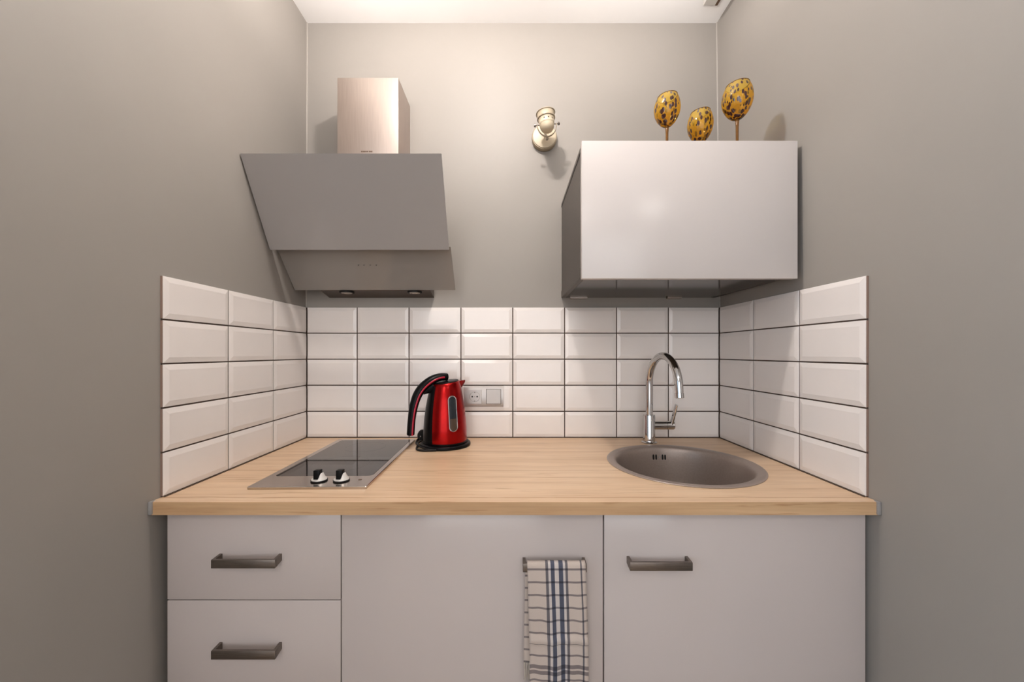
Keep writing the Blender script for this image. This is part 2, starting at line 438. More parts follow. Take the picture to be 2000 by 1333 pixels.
boxo('joint_line', (0.8075, 0.8095, -0.606, 0, 0.9, 0.9012), M['grout'], ct)

# ------------------------------------------------------------------ base cabinets
FY = -0.6066                                   # plane of the fronts
def handle(parent, x0, x1, ztop, zback=None):
    """bridge handle: front bar and two legs that narrow towards the front panel"""
    bm = B(); yb, yf, t, h = FY+0.0002, -0.6326, 0.0062, 0.0190
    bx(bm, x0, x1, yf, yf+0.0060, ztop-h, ztop, 0.0008, 2)
    for a, b_ in ((x0, x0+t), (x1-t, x1)):
        prism(bm, [(yf+0.004, ztop-h+0.0003), (yf+0.004, ztop-0.0003), (yb, ztop+0.0006), (yb, ztop-h+0.0045)], 0, a, b_)
    return link('handle', bm, M['nickel'], parent, 30)
def front(name, x0, x1, z0, z1, parent, m):
    bm = B(); bx(bm, x0, x1, FY, FY+0.018, z0, z1, 0.0012, 2)
    return link(name, bm, m, parent, 30)
def carcass(x0, x1, parent):
    bm = B(); y0, y1 = FY+0.0185, -0.03; t = 0.016
    for d in ((x0, x0+t, y0, y1, .10, .868), (x1-t, x1, y0, y1, .10, .868), (x0+t, x1-t, y0, y1, .10, .116),
              (x0+t, x1-t, y1-0.006, y1, .116, .868)): bx(bm, *d)
    if parent['category'] != 'sink unit': bx(bm, x0+t, x1-t, y0, y0+.08, .852, .868)
    return link('carcass', bm, M['carcass'], parent)
c1 = thing('drawer_unit', 'narrow pale glossy drawer unit at left under the hob', 'cabinet', (-0.585, -0.31, 0.0))
carcass(-0.784, -0.3875, c1)
for z0, z1, hz in ((.6665, .8665, .7712), (.4635, .6640, .5690), (.1015, .4610, .3640)):
    d = front('drawer', -0.7850, -0.3890, z0, z1, c1, M['gloss_grey'])
    handle(d, -0.6650, -0.5228, hz)
c2 = thing('base_cabinet', 'wide pale glossy base cabinet in the middle, with the towel on its handle', 'cabinet', (-0.087, -0.31, 0))
carcass(-0.3865, 0.2115, c2)
d = front('door', -0.3865, 0.2100, .1015, .8665, c2, M['gloss_grey']); handle(d, 0.0265, 0.1680, .7625)
c3 = thing('base_cabinet', 'wide pale glossy base cabinet at right under the round sink', 'cabinet', (0.511, -0.31, 0))
c3['category'] = 'sink unit'; carcass(0.2135, 0.8095, c3); c3['category'] = 'cabinet'
d = front('door', 0.2130, 0.8098, .1015, .8665, c3, M['gloss_grey']); handle(d, 0.2640, 0.4030, .7655)
tag(boxo('kickboard', (-0.795, 0.811, -0.56, -0.544, 0.001, 0.099), M['carcass']), 'dark kickboard under the base cabinets', 'kickboard')

# ------------------------------------------------------------------ tea towel on the middle handle
tw = thing('tea_towel', 'blue and cream checked linen tea towel hanging over the middle handle', 'towel', (0.096, -0.63, 0.765))
def sheet(name, path, x0f, x1f, parent, thick, nu=26, wav=0.0024, ph=0.0):
    """path: list of (y, z); x0f/x1f: functions of arc length"""
    bm = B(); uv = bm.loops.layers.uv.new('UVMap'); P = [Vector((0, y, z)) for y, z in path]
    s = [0]
    for a, b_ in zip(P, P[1:]): s.append(s[-1]+(b_-a).length)
    rows = []
    for i, p in enumerate(P):
        row = []
        for k in range(nu+1):
            u = k/nu; hang = min(1, max(0, (0.762-p.z)/0.10))
            yy = p.y - hang*wav*(1+math.sin(u*11+ph+p.z*7)+0.6*math.sin(u*23+p.z*19+ph))
            row.append(bm.verts.new((x0f(s[i])+(x1f(s[i])-x0f(s[i]))*u, yy, p.z+0.0008*math.sin(u*9+ph)*hang)))
        rows.append(row)
    for i in range(len(rows)-1):
        for k in range(nu):
            f = bm.faces.new((rows[i][k], rows[i][k+1], rows[i+1][k+1], rows[i+1][k]))
            for lp, (kk, ii) in zip(f.loops, ((k, i), (k+1, i), (k+1, i+1), (k, i+1))):
                lp[uv].uv = (kk/nu, s[ii])
    o = link(name, bm, M['towel'], parent, True)
    md = o.modifiers.new('thickness', 'SOLIDIFY'); md.thickness = thick; md.offset = 0
    return o
zt = 0.7660
pth = [(-0.6225, 0.7580), (-0.6235, 0.7630), (-0.6262, zt), (-0.6305, zt+0.0005), (-0.6345, 0.7640), (-0.6358, 0.7590)]
n = 60
for i in range(n+1):
    z = 0.7540-(0.7540-0.36)*i/n
    bulge = 0.0050*math.exp(-((z-0.600)/0.006)**2)+(-0.0022 if z < .596 else 0)
    pth.append((-0.6362-0.004*math.sin(min(1, i/20)*PI/2)-bulge, z))
sk = lambda s_: 0.0055*min(1, s_/0.22)
sheet('front_fold', pth, lambda s_: 0.0355+sk(s_), lambda s_: 0.1640+sk(s_), tw, 0.0026)
pb = [(-0.6215-0.003*(i/30), 0.7600-(0.7600-0.538)*i/30) for i in range(31)]
sheet('back_fold', pb, lambda s_: 0.0322-0.004*min(1, s_/.2), lambda s_: 0.150, tw, 0.0018, 20, 0.0005, 2.0)
bm = B()
for i in range(46):
    x = 0.0290+0.119*i/45+random.uniform(-.0008, .0008); zz = .5385
    q = [Vector((x, -0.6248, zz))]
    for j in range(1, 5): q.append(Vector((q[-1].x+random.uniform(-.0014, .0014), -0.6248+random.uniform(-.002, .002), zz-j*0.010)))
    tube(bm, q, [.0011, .0010, .0009, .0011, .0006], 5)
fr = link('fringe', bm, M['fringe'], tw, True); fr['kind'] = 'stuff'

# ------------------------------------------------------------------ hob
hob = thing('hob', 'narrow two-zone black glass hob with steel frame set in the worktop', 'hob', (-0.497, -0.305, 0.900), math.radians(0.9))
HW, HL = 0.1435, 0.2530
def rrect(x0, x1, y0, y1, r, seg=5):
    pts = []
    for cx_, cy_, a0 in ((x1-r, y1-r, 0), (x0+r, y1-r, PI/2), (x0+r, y0+r, PI), (x1-r, y0+r, 1.5*PI)):
        for k in range(seg+1):
            a = a0+PI/2*k/seg; pts.append((cx_+r*math.cos(a), cy_+r*math.sin(a)))
    return pts
bm = B()
def rr(z, ins, r): return [Vector((x, y, z)) for x, y in rrect(-HW+ins, HW-ins, -HL+ins, HL-ins, r)]
gx0, gx1, gy0, gy1 = -HW+0.017, HW-0.014, -HL+0.081, HL-0.014
gi = [Vector((x, y, 0.0068)) for x, y in rrect(gx0, gx1, gy0, gy1, 0.012)]
gb = [Vector((x, y, 0.0048)) for x, y in rrect(gx0+.0008, gx1-.0008, gy0+.0008, gy1-.0008, 0.0115)]
rings(bm, [rr(0.0, 0.0005, .003), rr(0.0058, 0, .003), rr(0.0070, 0.0014, .002), gi, gb], True, True, True)
link('frame', bm, M['hob_steel'], hob, 35, world=False)
bm = B(); rings(bm, [[Vector((x, y, z)) for x, y in rrect(gx0+.0012, gx1-.0012, gy0+.0012, gy1-.0012, 0.011)] for z in (0.0050, 0.0066)])
link('glass_plate', bm, M['black_glass'], hob, 30, world=False)
m = mat('faint_zone_print', (0.065, 0.06, 0.06), 0.08); M['zone'] = m
for (zx, zy, r) in ((0.0, -0.062, 0.080), (0.0, 0.135, 0.066)):
    bm = B(); rings(bm, [[Vector((zx+rad*math.cos(2*PI*i/64), zy+rad*math.sin(2*PI*i/64), z)) for i in range(64)]
                        for rad, z in ((r, .00662), (r, .00668), (r-.0012, .00668), (r-.0012, .00662))], True, False, False)
    link('cooking_zone', bm, M['zone'], hob, world=False)
for kx in (0.0085, 0.0645):
    ky = -HL+0.0445
    bm = B(); lathe(bm, [(0.0185, 0.0071), (0.0198, 0.0078), (0.0198, 0.0102), (0.0185, 0.0106)], (kx, ky, 0), 32)
    ring_ = link('knob', bm, M['rubber'], hob, 40, world=False)
    bm = B(); lathe(bm, [(0.0188, 0.0102), (0.0182, 0.0122), (0.0155, 0.0150), (0.0125, 0.0200), (0.0105, 0.0255), (0.0085, 0.0272)], (kx, ky, 0), 32)
    for v in bm.verts:                       # skirt swept low on the front left where the grip stands
        dx = (v.co.x-kx); dy = v.co.y-ky
        k = max(0.0, min(1.0, (0.0065-dx)/0.0045))
        v.co.z = v.co.z*(1-k)+min(v.co.z, 0.0122)*k
    lab(link('skirt', bm, M['knob_white'], ring_, 40, world=False), 'pale domed knob skirt')
    bm = B(); bx(bm, kx-0.0105, kx+0.0050, ky-0.0095, ky+0.0075, 0.0120, 0.0345, 0.0012, 2)
    lab(link('grip', bm, M['black'], ring_, 35, world=False), 'black upright grip')
bm = B(); lathe(bm, [(0.0048, 0.00702), (0.0044, 0.0074), (0.0030, 0.0072)], (HW-0.034, -HL+0.050, 0), 20)
link('indicator_lamp', bm, M['dark_brown'], hob, 40, world=False)

# ------------------------------------------------------------------ sink
sk_ = thing('sink', 'round brown-grey inset sink in the right of the worktop', 'sink', (SX, SY, 0.900))
bm = B()
prof = [(SR-0.0130, 0.8985), (SR-0.0006, 0.9002), (SR, 0.9015), (SR-0.0012, 0.9028), (SR-0.006, 0.9034), (SR-0.020, 0.9024), (SR-0.0250, 0.9006),
        (SR-0.0285, 0.8955), (SR-0.0310, 0.885), (SR-0.034, 0.86), (SR-0.040, 0.80), (SR-0.048, 0.765), (SR-0.064, 0.742), (SR-0.09, 0.731),
        (SR-0.14, 0.727), (0.045, 0.725), (0.040, 0.722), (0.0385, 0.716)]
outer = [(0.0395, 0.714), (0.05, 0.7225), (SR-0.14, 0.7245), (SR-0.088, 0.7285), (SR-0.061, 0.740), (SR-0.0455, 0.764), (SR-0.0375, 0.80), (SR-0.0315, 0.86), (SR-0.028, 0.885), (SR-0.020, 0.8985)]
vr = lathe(bm, prof+outer, (SX, SY, 0), 96, False, False)
for i in range(96):
    j = (i+1) % 96; bm.faces.new((vr[-1][i], vr[-1][j], vr[0][j], vr[0][i]))
link('basin', bm, M['sink'], sk_, 50)
bm = B(); lathe(bm, [(0.0385, 0.7165), (0.043, 0.7262), (0.040, 0.7275), (0.030, 0.7235), (0.010, 0.7225), (0.001, 0.7228)], (SX, SY, 0), 40)
link('drain', bm, M['chrome'], sk_, 40)
# overflow slots in the rear wall of the basin
aw = PI/2+0.0
def on_bowl(ang, z):
    r = SR-0.0310+(0.885-z)/(0.885-0.86)*(-0.003) - 0.0004
    return Vector((SX+r*math.cos(ang), SY+r*math.sin(ang), z)), Vector((-math.cos(ang), -math.sin(ang), 0))
for xs in (-0.0250+.0145, -0.0155+.0145, 0.0065+.0145, 0.0150+.0145):
    ang = math.acos((xs-0.004)/0.183); bm = B(); pts = []
    for k in range(16):
        a = 2*PI*k/16; dx = 0.0031*math.cos(a); dz = 0.0092*(abs(math.sin(a))**0.6)*(1 if math.sin(a) >= 0 else -1)
        p, nn = on_bowl(ang-dx/0.183, 0.8675+dz); pts.append((p, nn))
    rings(bm, [[p-nn*0.0004 for p, nn in pts], [p+nn*0.0006 for p, nn in pts]])
    link('overflow_slot', bm, M['rubber'], sk_)
p, nn = on_bowl(math.acos(0.006/0.183), 0.8675)
bm = B(); bmesh.ops.create_uvsphere(bm, u_segments=12, v_segments=8, radius=0.0028, matrix=Matrix.Translation(p+nn*0.0004))
link('overflow_screw', bm, M['chrome'], sk_, True)

# ------------------------------------------------------------------ tap
tx, ty = 0.5080, -0.0800
tap = thing('tap', 'tall chrome swan-neck mixer tap behind the round sink', 'tap', (tx, ty, 0.900))
bm = B(); lathe(bm, [(0.0275, 0.9002), (0.0275, 0.9030), (0.0258, 0.9048), (0.0215, 0.9060), (0.0208, 0.9100), (0.0208, 0.9990), (0.0198, 1.0030), (0.0150, 1.0042)], (tx, ty, 0), 40)
link('body', bm, M['chrome'], tap, 35)
hd = Vector((0.115, -0.993, 0)).normalized(); R = 0.098; pts = [(tx, ty, 1.003), (tx, ty, 1.06), (tx, ty, 1.118)]
for k in range(1, 25):
    a = PI*k/24*0.985; q = Vector((tx, ty, 1.118))+hd*(R-R*math.cos(a))+Vector((0, 0, R*1.04*math.sin(a))); pts.append(q)
end = pts[-1]; tn = (Vector(pts[-1])-Vector(pts[-2])).normalized(); pts.append(end+tn*0.018)
bm = B(); tube(bm, pts, 0.0128, 24); link('spout', bm, M['chrome'], tap, 40)
bm = B(); e0 = Vector(pts[-1]); tube(bm, [e0, e0+tn*0.0015, e0+tn*0.002, e0+tn*0.017, e0+tn*0.018], [0.0122, 0.0122, 0.0138, 0.0140, 0.0118], 28)
link('aerator', bm, M['chrome'], tap, 30)
bm = B(); zc = 0.9640
tube(bm, [(tx+0.015, ty, zc), (tx+0.060, ty, zc), (tx+0.0605, ty, zc), (tx+0.0625, ty, zc), (tx+0.063, ty, zc), (tx+0.088, ty, zc), (tx+0.0905, ty, zc)],
     [0.0155, 0.0155, 0.0145, 0.0145, 0.0158, 0.0158, 0.0140], 28)
lv = link('lever_hub', bm, M['chrome'], tap, 35)
bm = B(); tube(bm, [(tx+0.080, ty-0.004, zc+0.008), (tx+0.084, ty-0.010, zc+0.030), (tx+0.088, ty-0.016, zc+0.055), (tx+0.091, ty-0.021, zc+0.078)],
               [0.0056, 0.0050, 0.0048, 0.0044], 14, 2.2, (0, 1, 0))
link('lever', bm, M['chrome'], lv, 40)

# ------------------------------------------------------------------ kettle
kx, ky = -0.2345, -0.1150
ke = thing('kettle', 'glossy red electric kettle with black handle beside the hob', 'kettle', (kx, ky, 0.900))
def az(a): a = math.radians(a); return Vector((math.sin(a), -math.cos(a), 0))
SP, HD, WN = az(121), az(-59), az(31)
KP = [(0.918, .0755), (0.925, .0760), (0.96, .0752), (1.0, .0722), (1.04, .0672), (1.075, .0612), (1.10, .0560), (1.118, .0515), (1.124, .0490)]
def kr(z):
    for (za, ra), (zb, rb) in zip(KP, KP[1:]):
        if z <= zb: return ra+(rb-ra)*(z-za)/(zb-za)
    return KP[-1][1]
def tilt(v):
    h = max(0, (v.z-0.918)/0.206); v.z += 0.135*((v.x-kx)*SP.x+(v.y-ky)*SP.y)*h**3; return v
bm = B(); lathe(bm, [(.070, 0.9002), (.0885, 0.9008), (.0895, 0.9050), (.0885, 0.9100), (.0850, 0.9125), (.079, 0.9135)], (kx, ky, 0), 56)
link('power_base', bm, M['black'], ke, 35)
bm = B(); lathe(bm, [(.076, 0.9136), (.0790, 0.9140), (.0795, 0.9175), (.0770, 0.9190)], (kx, ky, 0), 56)
link('foot_ring', bm, M['black'], ke, 35)
zs = [0.9185+(1.124-0.9185)*i/24 for i in range(25)]
bm = B(); lathe(bm, [(kr(z), z) for z in zs]+[(0.0465, 1.1255)], (kx, ky, 0), 64)
for v in bm.verts: tilt(v.co)
link('body', bm, M['red'], ke, 50)
bm = B(); lathe(bm, [(0.0462, 1.1235), (0.0462, 1.1270), (0.043, 1.1290), (0.02, 1.1305), (0.001, 1.1305)], (kx, ky, 0), 48)
for v in bm.verts: tilt(v.co)
lab(link('lid', bm, M['black'], ke, 40), 'black flat lid')
# black back strip
bm = B(); rs = []
for i in range(21):
    z = 0.9190+(1.119-0.9190)*i/20; row = []
    hw = 33-5*(i/20)
    for off in (0.0022, -0.004):
        rng = [-hw+2*hw*k/14 for k in range(15)]
        if off < 0: rng = rng[::-1]
        for a in rng:
            e_ = 1-0.9*(abs(a)/hw)**8 if off > 0 else 1
            row.append(tilt(Vector((kx, ky, z))+az(-59+a)*(kr(z)+off*e_)))
    rs.append(row)
rings(bm, rs); lab(link('back_strip', bm, M['black'], ke, 40), 'black strip where the handle joins')
# handle
H = Vector((kx, ky, 0)); T = Vector((-HD.y, HD.x, 0))
ctl = [(-0.006, 1.1440), (0.020, 1.1440), (0.045, 1.1370), (0.066, 1.1250), (0.086, 1.1080), (0.102, 1.0850), (0.1125, 1.0570), (0.1195, 1.0250), (0.1235, 0.990), (0.1255, 0.958), (0.1258, 0.9480)]
def smooth_path(ct, n=6):
    out = []
    for i in range(len(ct)-1):
        p0, p1, p2, p3 = [Vector(ct[max(0, min(len(ct)-1, i+k))]) for k in (-1, 0, 1, 2)]
        for j in range(n):
            t = j/n; out.append(0.5*((2*p1)+(p2-p0)*t+(2*p0-5*p1+4*p2-p3)*t*t+(3*p1-p0-3*p2+p3)*t**3))
    out.append(Vector(ct[-1])); return out
hp = smooth_path(ctl); n_ = len(hp)
def hr_(i):
    t = i/(n_-1); r = 0.0128+0.0032*math.sin(min(1, t*1.3)*PI)
    if t > .94: r *= math.sqrt(max(0.02, 1-((t-.94)/.062)**2))
    return r
bm = B(); tube(bm, [H+HD*p[0]+Vector((0, 0, p[1])) for p in hp], [hr_(i) for i in range(n_)], 20, 1.15, T)
link('handle', bm, M['black'], ke, 60)
bm = B()   # bridge between handle and body
bp = smooth_path([(0.046, 1.112), (0.060, 1.104), (0.074, 1.098), (0.084, 1.092)], 4)
tube(bm, [H+HD*p[0]+Vector((0, 0, p[1])) for p in bp], [0.017, 0.016, 0.016, 0.015, 0.015, 0.014, 0.013, 0.013, 0.012, 0.011, 0.010, 0.009, 0.008], 16, 0.8, T)
link('handle_bridge', bm, M['black'], ke, 60)
# red stripe on the camera side of the handle
for sgn in (1, -1):
    bm = B(); seg = hp[4:-3]; a = []
    for i, p in enumerate(seg):
        r = hr_(i+4); a.append(H+HD*(p[0]-0.0015)+Vector((0, 0, p[1]-0.0010))+T*sgn*(r*1.15-0.0012))
    tube(bm, a, 0.0036, 8, 0.7, T); lab(link('stripe', bm, M['red_stripe'], ke, 60), 'thin red stripe along the handle')
# spout lip
bm = B(); rs = []
for (r_, zt_, zb_, hw) in ((0.040, 1.1285, 1.090, 0.024), (0.052, 1.1295, 1.094, 0.019), (0.064, 1.1300, 1.106, 0.012), (0.0745, 1.1310, 1.121, 0.005)):
    T2 = Vector((-SP.y, SP.x, 0)); ring = []
    for k in range(12):
        a = PI*k/11; ring.append(H+SP*r_+T2*(hw*math.cos(a))+Vector((0, 0, zt_-(zt_-zb_)*math.sin(a))))
    rs.append(ring)
rings(bm, rs); link('spout', bm, M['red'], ke, 50)
# water window
def stadium(hw, hh, n=12):
    return [(hw*math.cos(a), (hh-hw)+hw*math.sin(a)) for a in [PI*k/n for k in range(n+1)]] + \
           [(-hw*math.cos(a), -(hh-hw)-hw*math.sin(a)) for a in [PI*k/n for k in range(n+1)]]
ZM = 1.0215
def onk(x, z, off):
    r = kr(ZM+z); a = math.radians(31)+x/r
    return Vector((kx, ky, ZM+z))+Vector((math.sin(a), -math.cos(a), 0))*(r+off)
bm = B(); O, I = stadium(0.0155, 0.0610), stadium(0.0125, 0.0580)
rings(bm, [[onk(x, z, -.001) for x, z in O], [onk(x, z, .0022) for x, z in O], [onk(x, z, .0022) for x, z in I], [onk(x, z, -.001) for x, z in I]], True, False, False)
lab(link('window_frame', bm, M['chrome'], ke, 40), 'silver rim of the water window')
bm = B()
lv_ = []
for i in range(31):
    z = -0.0578+0.1156*i/30
    hh, hw = 0.0580, 0.0125; d = max(0, abs(z)-(hh-hw)); x = math.sqrt(max(1e-7, hw*hw-d*d))
    lv_.append([onk(-x+2*x*k/6, z, .0010) for k in range(7)])
rings(bm, lv_, False, False, False)
link('water_window', bm, M['dark_glass'], ke, True)
bm = B(); lv_ = []
for i in range(12):
    z = -0.0570+0.040*i/11
    d = max(0, abs(z)-(0.058-0.0125)); x = math.sqrt(max(1e-7, 0.0125**2-d*d))*0.93
    lv_.append([onk(-x+2*x*k/6, z, .0014) for k in range(7)])
rings(bm, lv_, False, False, False)
lab(link('water', bm, M['water'], ke, True), 'water standing low behind the window')

# cord and plug
pc = thing('power_cord', 'black plug and coiled cord lying between the hob and the red kettle', 'cord', (-0.335, -0.110, 0.900))
pd = Vector((0.30, -0.95, 0)).normalized(); P0 = Vector((-0.3400, -0.022, 0.9215))
bm = B(); tube(bm, [P0, P0+pd*0.002, P0+pd*0.026, P0+pd*0.030, P0+pd*0.034, P0+pd*0.038], [0.010, 0.0155, 0.0185, 0.0200, 0.0202, 0.0180], 24)
tube(bm, [P0-pd*0.016, P0-pd*0.006, P0+pd*0.002], [0.005, 0.0075, 0.0100], 14)
pl = link('plug', bm, M['rubber'], pc, 35)
bm = B()
s_ = T2 = Vector((0.95, 0.30, 0)).normalized(); q = P0+pd*0.037
for k in (-1, 1): tube(bm, [q+s_*(0.0095*k), q+s_*(0.0095*k)+pd*0.018], 0.0023, 8)
link('prong', bm, M['chrome'], pl, True)
bm = B()
c_ = [(-0.3370, -0.010, 0.918), (-0.3460, -0.012, 0.909), (-0.3510, -0.030, 0.9040), (-0.3500, -0.065, 0.9040), (-0.3430, -0.100, 0.9040), (-0.3290, -0.135, 0.9040), (-0.3240, -0.170, 0.9040), (-0.3150, -0.196, 0.9040),
      (-0.2940, -0.208, 0.9040), (-0.2700, -0.2065, 0.9040), (-0.2500, -0.2040, 0.9040)]
tube(bm, smooth_path(c_, 6), 0.0036, 10)
c_ = [(-0.2560, -0.2065, 0.9045), (-0.2790, -0.198, 0.9050), (-0.3010, -0.180, 0.9060), (-0.3200, -0.156, 0.9080), (-0.3290, -0.130, 0.9105), (-0.325, -0.105, 0.9125)]
tube(bm, smooth_path(c_, 6), 0.0034, 10)
link('cable', bm, M['rubber'], pc, True)

# ------------------------------------------------------------------ socket and switch
so = thing('socket_and_switch', 'silver double frame with power socket and light switch on the tiles', 'socket', (-0.1055, -0.002, 1.0620))
bm = B()
fx0, fx1, fz0, fz1 = -0.1815, -0.0300, 1.0215, 1.1025
prism(bm, [(0.0035, fz0+.001), (-0.0040, fz0), (-0.0085, fz0+.004), (-0.0100, fz0+.012), (-0.0100, fz1-.0085), (-0.0060, fz1-.0010), (-0.0035, fz1), (0.0035, fz1-.001)], 0, fx0, fx1)
link('frame', bm, M['silver_plastic'], so, 30)
cz = 1.0610
bm = B()                                      # socket insert with a round well
cxs = -0.1400
sq = []; ci = []
for k in range(48):
    a = 2*PI*k/48; c, s = math.cos(a), math.sin(a); m_ = 0.0265/max(abs(c), abs(s))
    sq.append((cxs+c*m_, cz+s*m_)); ci.append((c, s))
def rg(r, y): return [Vector((cxs+c*r, y, cz+s*r)) for c, s in ci]
rings(bm, [[Vector((x, -0.0098, z)) for x, z in sq], [Vector((x, -0.0142, z)) for x, z in sq], rg(0.0198, -0.0142), rg(0.0188, -0.0104), rg(0.001, -0.0104)], True, False, True)
ins = link('socket_insert', bm, M['silver_plastic'], so, 30)
for dx in (-0.0095, 0.0095):
    bm = B(); tube(bm, [(cxs+dx, -0.0101, cz), (cxs+dx, -0.0108, cz)], 0.0030, 16); link('pin_hole', bm, M['rubber'], ins)
for dz in (-0.0165, 0.0165):
    boxo('earth_clip', (cxs-0.0022, cxs+0.0022, -0.0138, -0.0103, cz+dz-0.0018, cz+dz+0.0018), M['nickel'], ins)
bm = B(); tube(bm, [(cxs, -0.0103, cz), (cxs, -0.0112, cz)], 0.0018, 12); link('screw', bm, M['nickel'], ins)
boxo('rocker_gap', (-0.0960, -0.0385, -0.0104, -0.0098, 1.0325, 1.0900), M['rubber'], so)
boxo('switch_rocker', (-0.0950, -0.0395, -0.0140, -0.0100, 1.0335, 1.0890), M['silver_plastic'], so, 0.0012)

# ------------------------------------------------------------------ cooker hood
ho = thing('cooker_hood', 'slanted pale glass cooker hood with steel chimney on the back wall', 'cooker hood', (-0.504, 0.006, 1.445))
bm = B(); bx(bm, -0.6080, -0.3940, -0.1465, WB-0.0005, 1.780, 2.1940, 0.0012, 2)
link('chimney', bm, M['steel'], ho, 30)
# body behind the glass: wedge
bm = B(); prism(bm, [(WB-0.0005, 1.4450), (-0.062, 1.4610), (-0.150, 1.585), (-0.300, 1.785), (WB-0.0005, 1.785)], 0, -0.708, -0.300)
bo = link('body', bm, M['dark_steel'], ho, 30)
def panel(name, xa, xb, A, Bp, t, m, dep=None):
    """slab from lower edge A=(y,z) to upper edge Bp, thickness t behind the face"""
    a = Vector(A); b_ = Vector(Bp); d = (b_-a).normalized(); nn = Vector((d.y, -d.x))   # towards the wall and up
    if nn.x < 0: nn = -nn
    poly = [a, b_, b_+nn*t, a+nn*t]; bm = B(); prism(bm, [(p.x, p.y) for p in poly], 0, xa, xb)
    bmesh.ops.bevel(bm, geom=list(bm.edges), offset=0.0009, segments=2, affect='EDGES')
    return link(name, bm, m, ho, 30)
panel('upper_glass', -0.7960, -0.2045, (-0.2215, 1.5700), (-0.3596, 1.8160), 0.006, M['hood_glass'])
panel('backing_plate', -0.7940, -0.2200, (-0.2130, 1.5800), (-0.3440, 1.8130), 0.0045, M['steel'])
panel('lower_glass', -0.7960, -0.2050, (-0.0766-0.0010, 1.4610), (-0.1880, 1.5900), 0.005, M['visor'])
panel('lower_backing', -0.7900, -0.2900, (-0.0690, 1.4640), (-0.1790, 1.5915), 0.004, M['hood_glass'])
for k, x in enumerate((700, 711, 723, 735)):
    d = 1.330; X = (x-CX)*d/F; Z = CAMZ+(CY-518)*d/F; Y = d+CAMY
    # sits on the lower glass face
    t = (Z-1.4610)/(1.5900-1.4610); Yf = -0.0776+t*(-0.1880+0.0776)
    d = Yf-CAMY; X = (x-CX)*d/F; Z = CAMZ+(CY-518)*d/F
    t = (Z-1.4610)/(1.5900-1.4610); Yf = -0.0776+t*(-0.1880+0.0776)
    bm = B(); bmesh.ops.create_uvsphere(bm, u_segments=12, v_segments=6, radius=0.0026)
    for v in bm.verts: v.co = Vector((v.co.x, v.co.y*0.3, v.co.z))
    bm.transform(Matrix.Translation((X, Yf-0.0006, Z)) @ Matrix.Rotation(math.radians(-40), 4, 'X'))
    link('touch_button', bm, M['carcass'], ho, True)
for x in (-0.6140, -0.3600):
    bm = B(); yy, zz = -0.055, 1.4555
    lathe(bm, [(0.0265, 0.004), (0.0265, -0.0010), (0.0215, -0.0020), (0.0205, -0.0005)], (x, yy, zz), 32)
    q = link('spotlight', bm, M['rubber'], ho, 30)
    bm = B(); lathe(bm, [(0.0200, -0.0003), (0.0190, -0.0026), (0.0090, -0.0030), (0.0085, -0.0015), (0.001, -0.0015)], (x, yy, zz), 32)
    lab(link('lens', bm, M['lens'], q, 30), 'pale round unlit lens')
# unreadable maker's mark, a row of tiny dark printed letters-like marks
bm = B(); xx = (705.5-CX)*1.3241/F
for wpx in (3.2, 2.2, 2.6, 3.0, 2.6, 0, 2.4, 2.4, 2.8):
    wd = wpx*1.3241/F
    if wpx: bx(bm, xx, xx+wd*0.82, -0.1469, -0.1464, 1.9355-.0028, 1.9355+.0022)
    xx += wd if wpx else 0.0022
link('maker_mark', bm, M['dark_brown'], ho)

# ------------------------------------------------------------------ wall cabinet
wc = thing('wall_cabinet', 'wall cabinet with white gloss front and dark brown sides, goblets on top', 'cabinet', (0.497, 0.006, 1.440))
cx0, cx1, cy0, cy1, cz0, cz1 = 0.1980, 0.7960, -0.3950, WB-0.0005, 1.4455, 1.8120
t = 0.016
bm = B(); bx(bm, cx0, cx0+t, cy0, cy1, cz0+0.0, cz1, 0.0006, 1); link('side_panel', bm, M['dark_laminate'], wc)
bm = B(); bx(bm, cx1-t, cx1, cy0, cy1, cz0, cz1, 0.0006, 1); link('side_panel', bm, M['dark_laminate'], wc)
boxo('top_panel', (cx0+t, cx1-t, cy0, cy1, cz1-t, cz1), M['dark_laminate'], wc)
boxo('bottom_panel', (cx0+t, cx1-t, cy0, cy1, cz0, cz0+t), M['dark_gloss'], wc)
boxo('back_panel', (cx0+t, cx1-t, cy1-.004, cy1-.0005, cz0+t, cz1-t), M['dark_laminate'], wc)
# thin cover strips, top and bottom of the visible side
boxo('cover_strip', (cx0-0.0016, cx0-0.0001, cy0, cy1, cz0, cz0+0.026), M['dark_laminate'], wc, 0.0003)
boxo('cover_strip', (cx0-0.0016, cx0-0.0001, cy0, cy1, cz1-0.013, cz1), M['dark_laminate'], wc, 0.0003)
bm = B(); bx(bm, cx0-0.0010, cx1+0.0010, -0.4055-0.0135, -0.3972-0.0006, 1.4370, 1.8205, 0.0010, 2)
lab(link('door', bm, M['gloss_white'], wc, 30), 'white high-gloss door without handle')
for x0_, x1_ in ((0.2290, 0.2950), (0.6050, 0.6600)):
    boxo('hanging_bracket', (x0_, x1_, -0.010, 0.0060, 1.4405, 1.4450), M['steel'], wc)

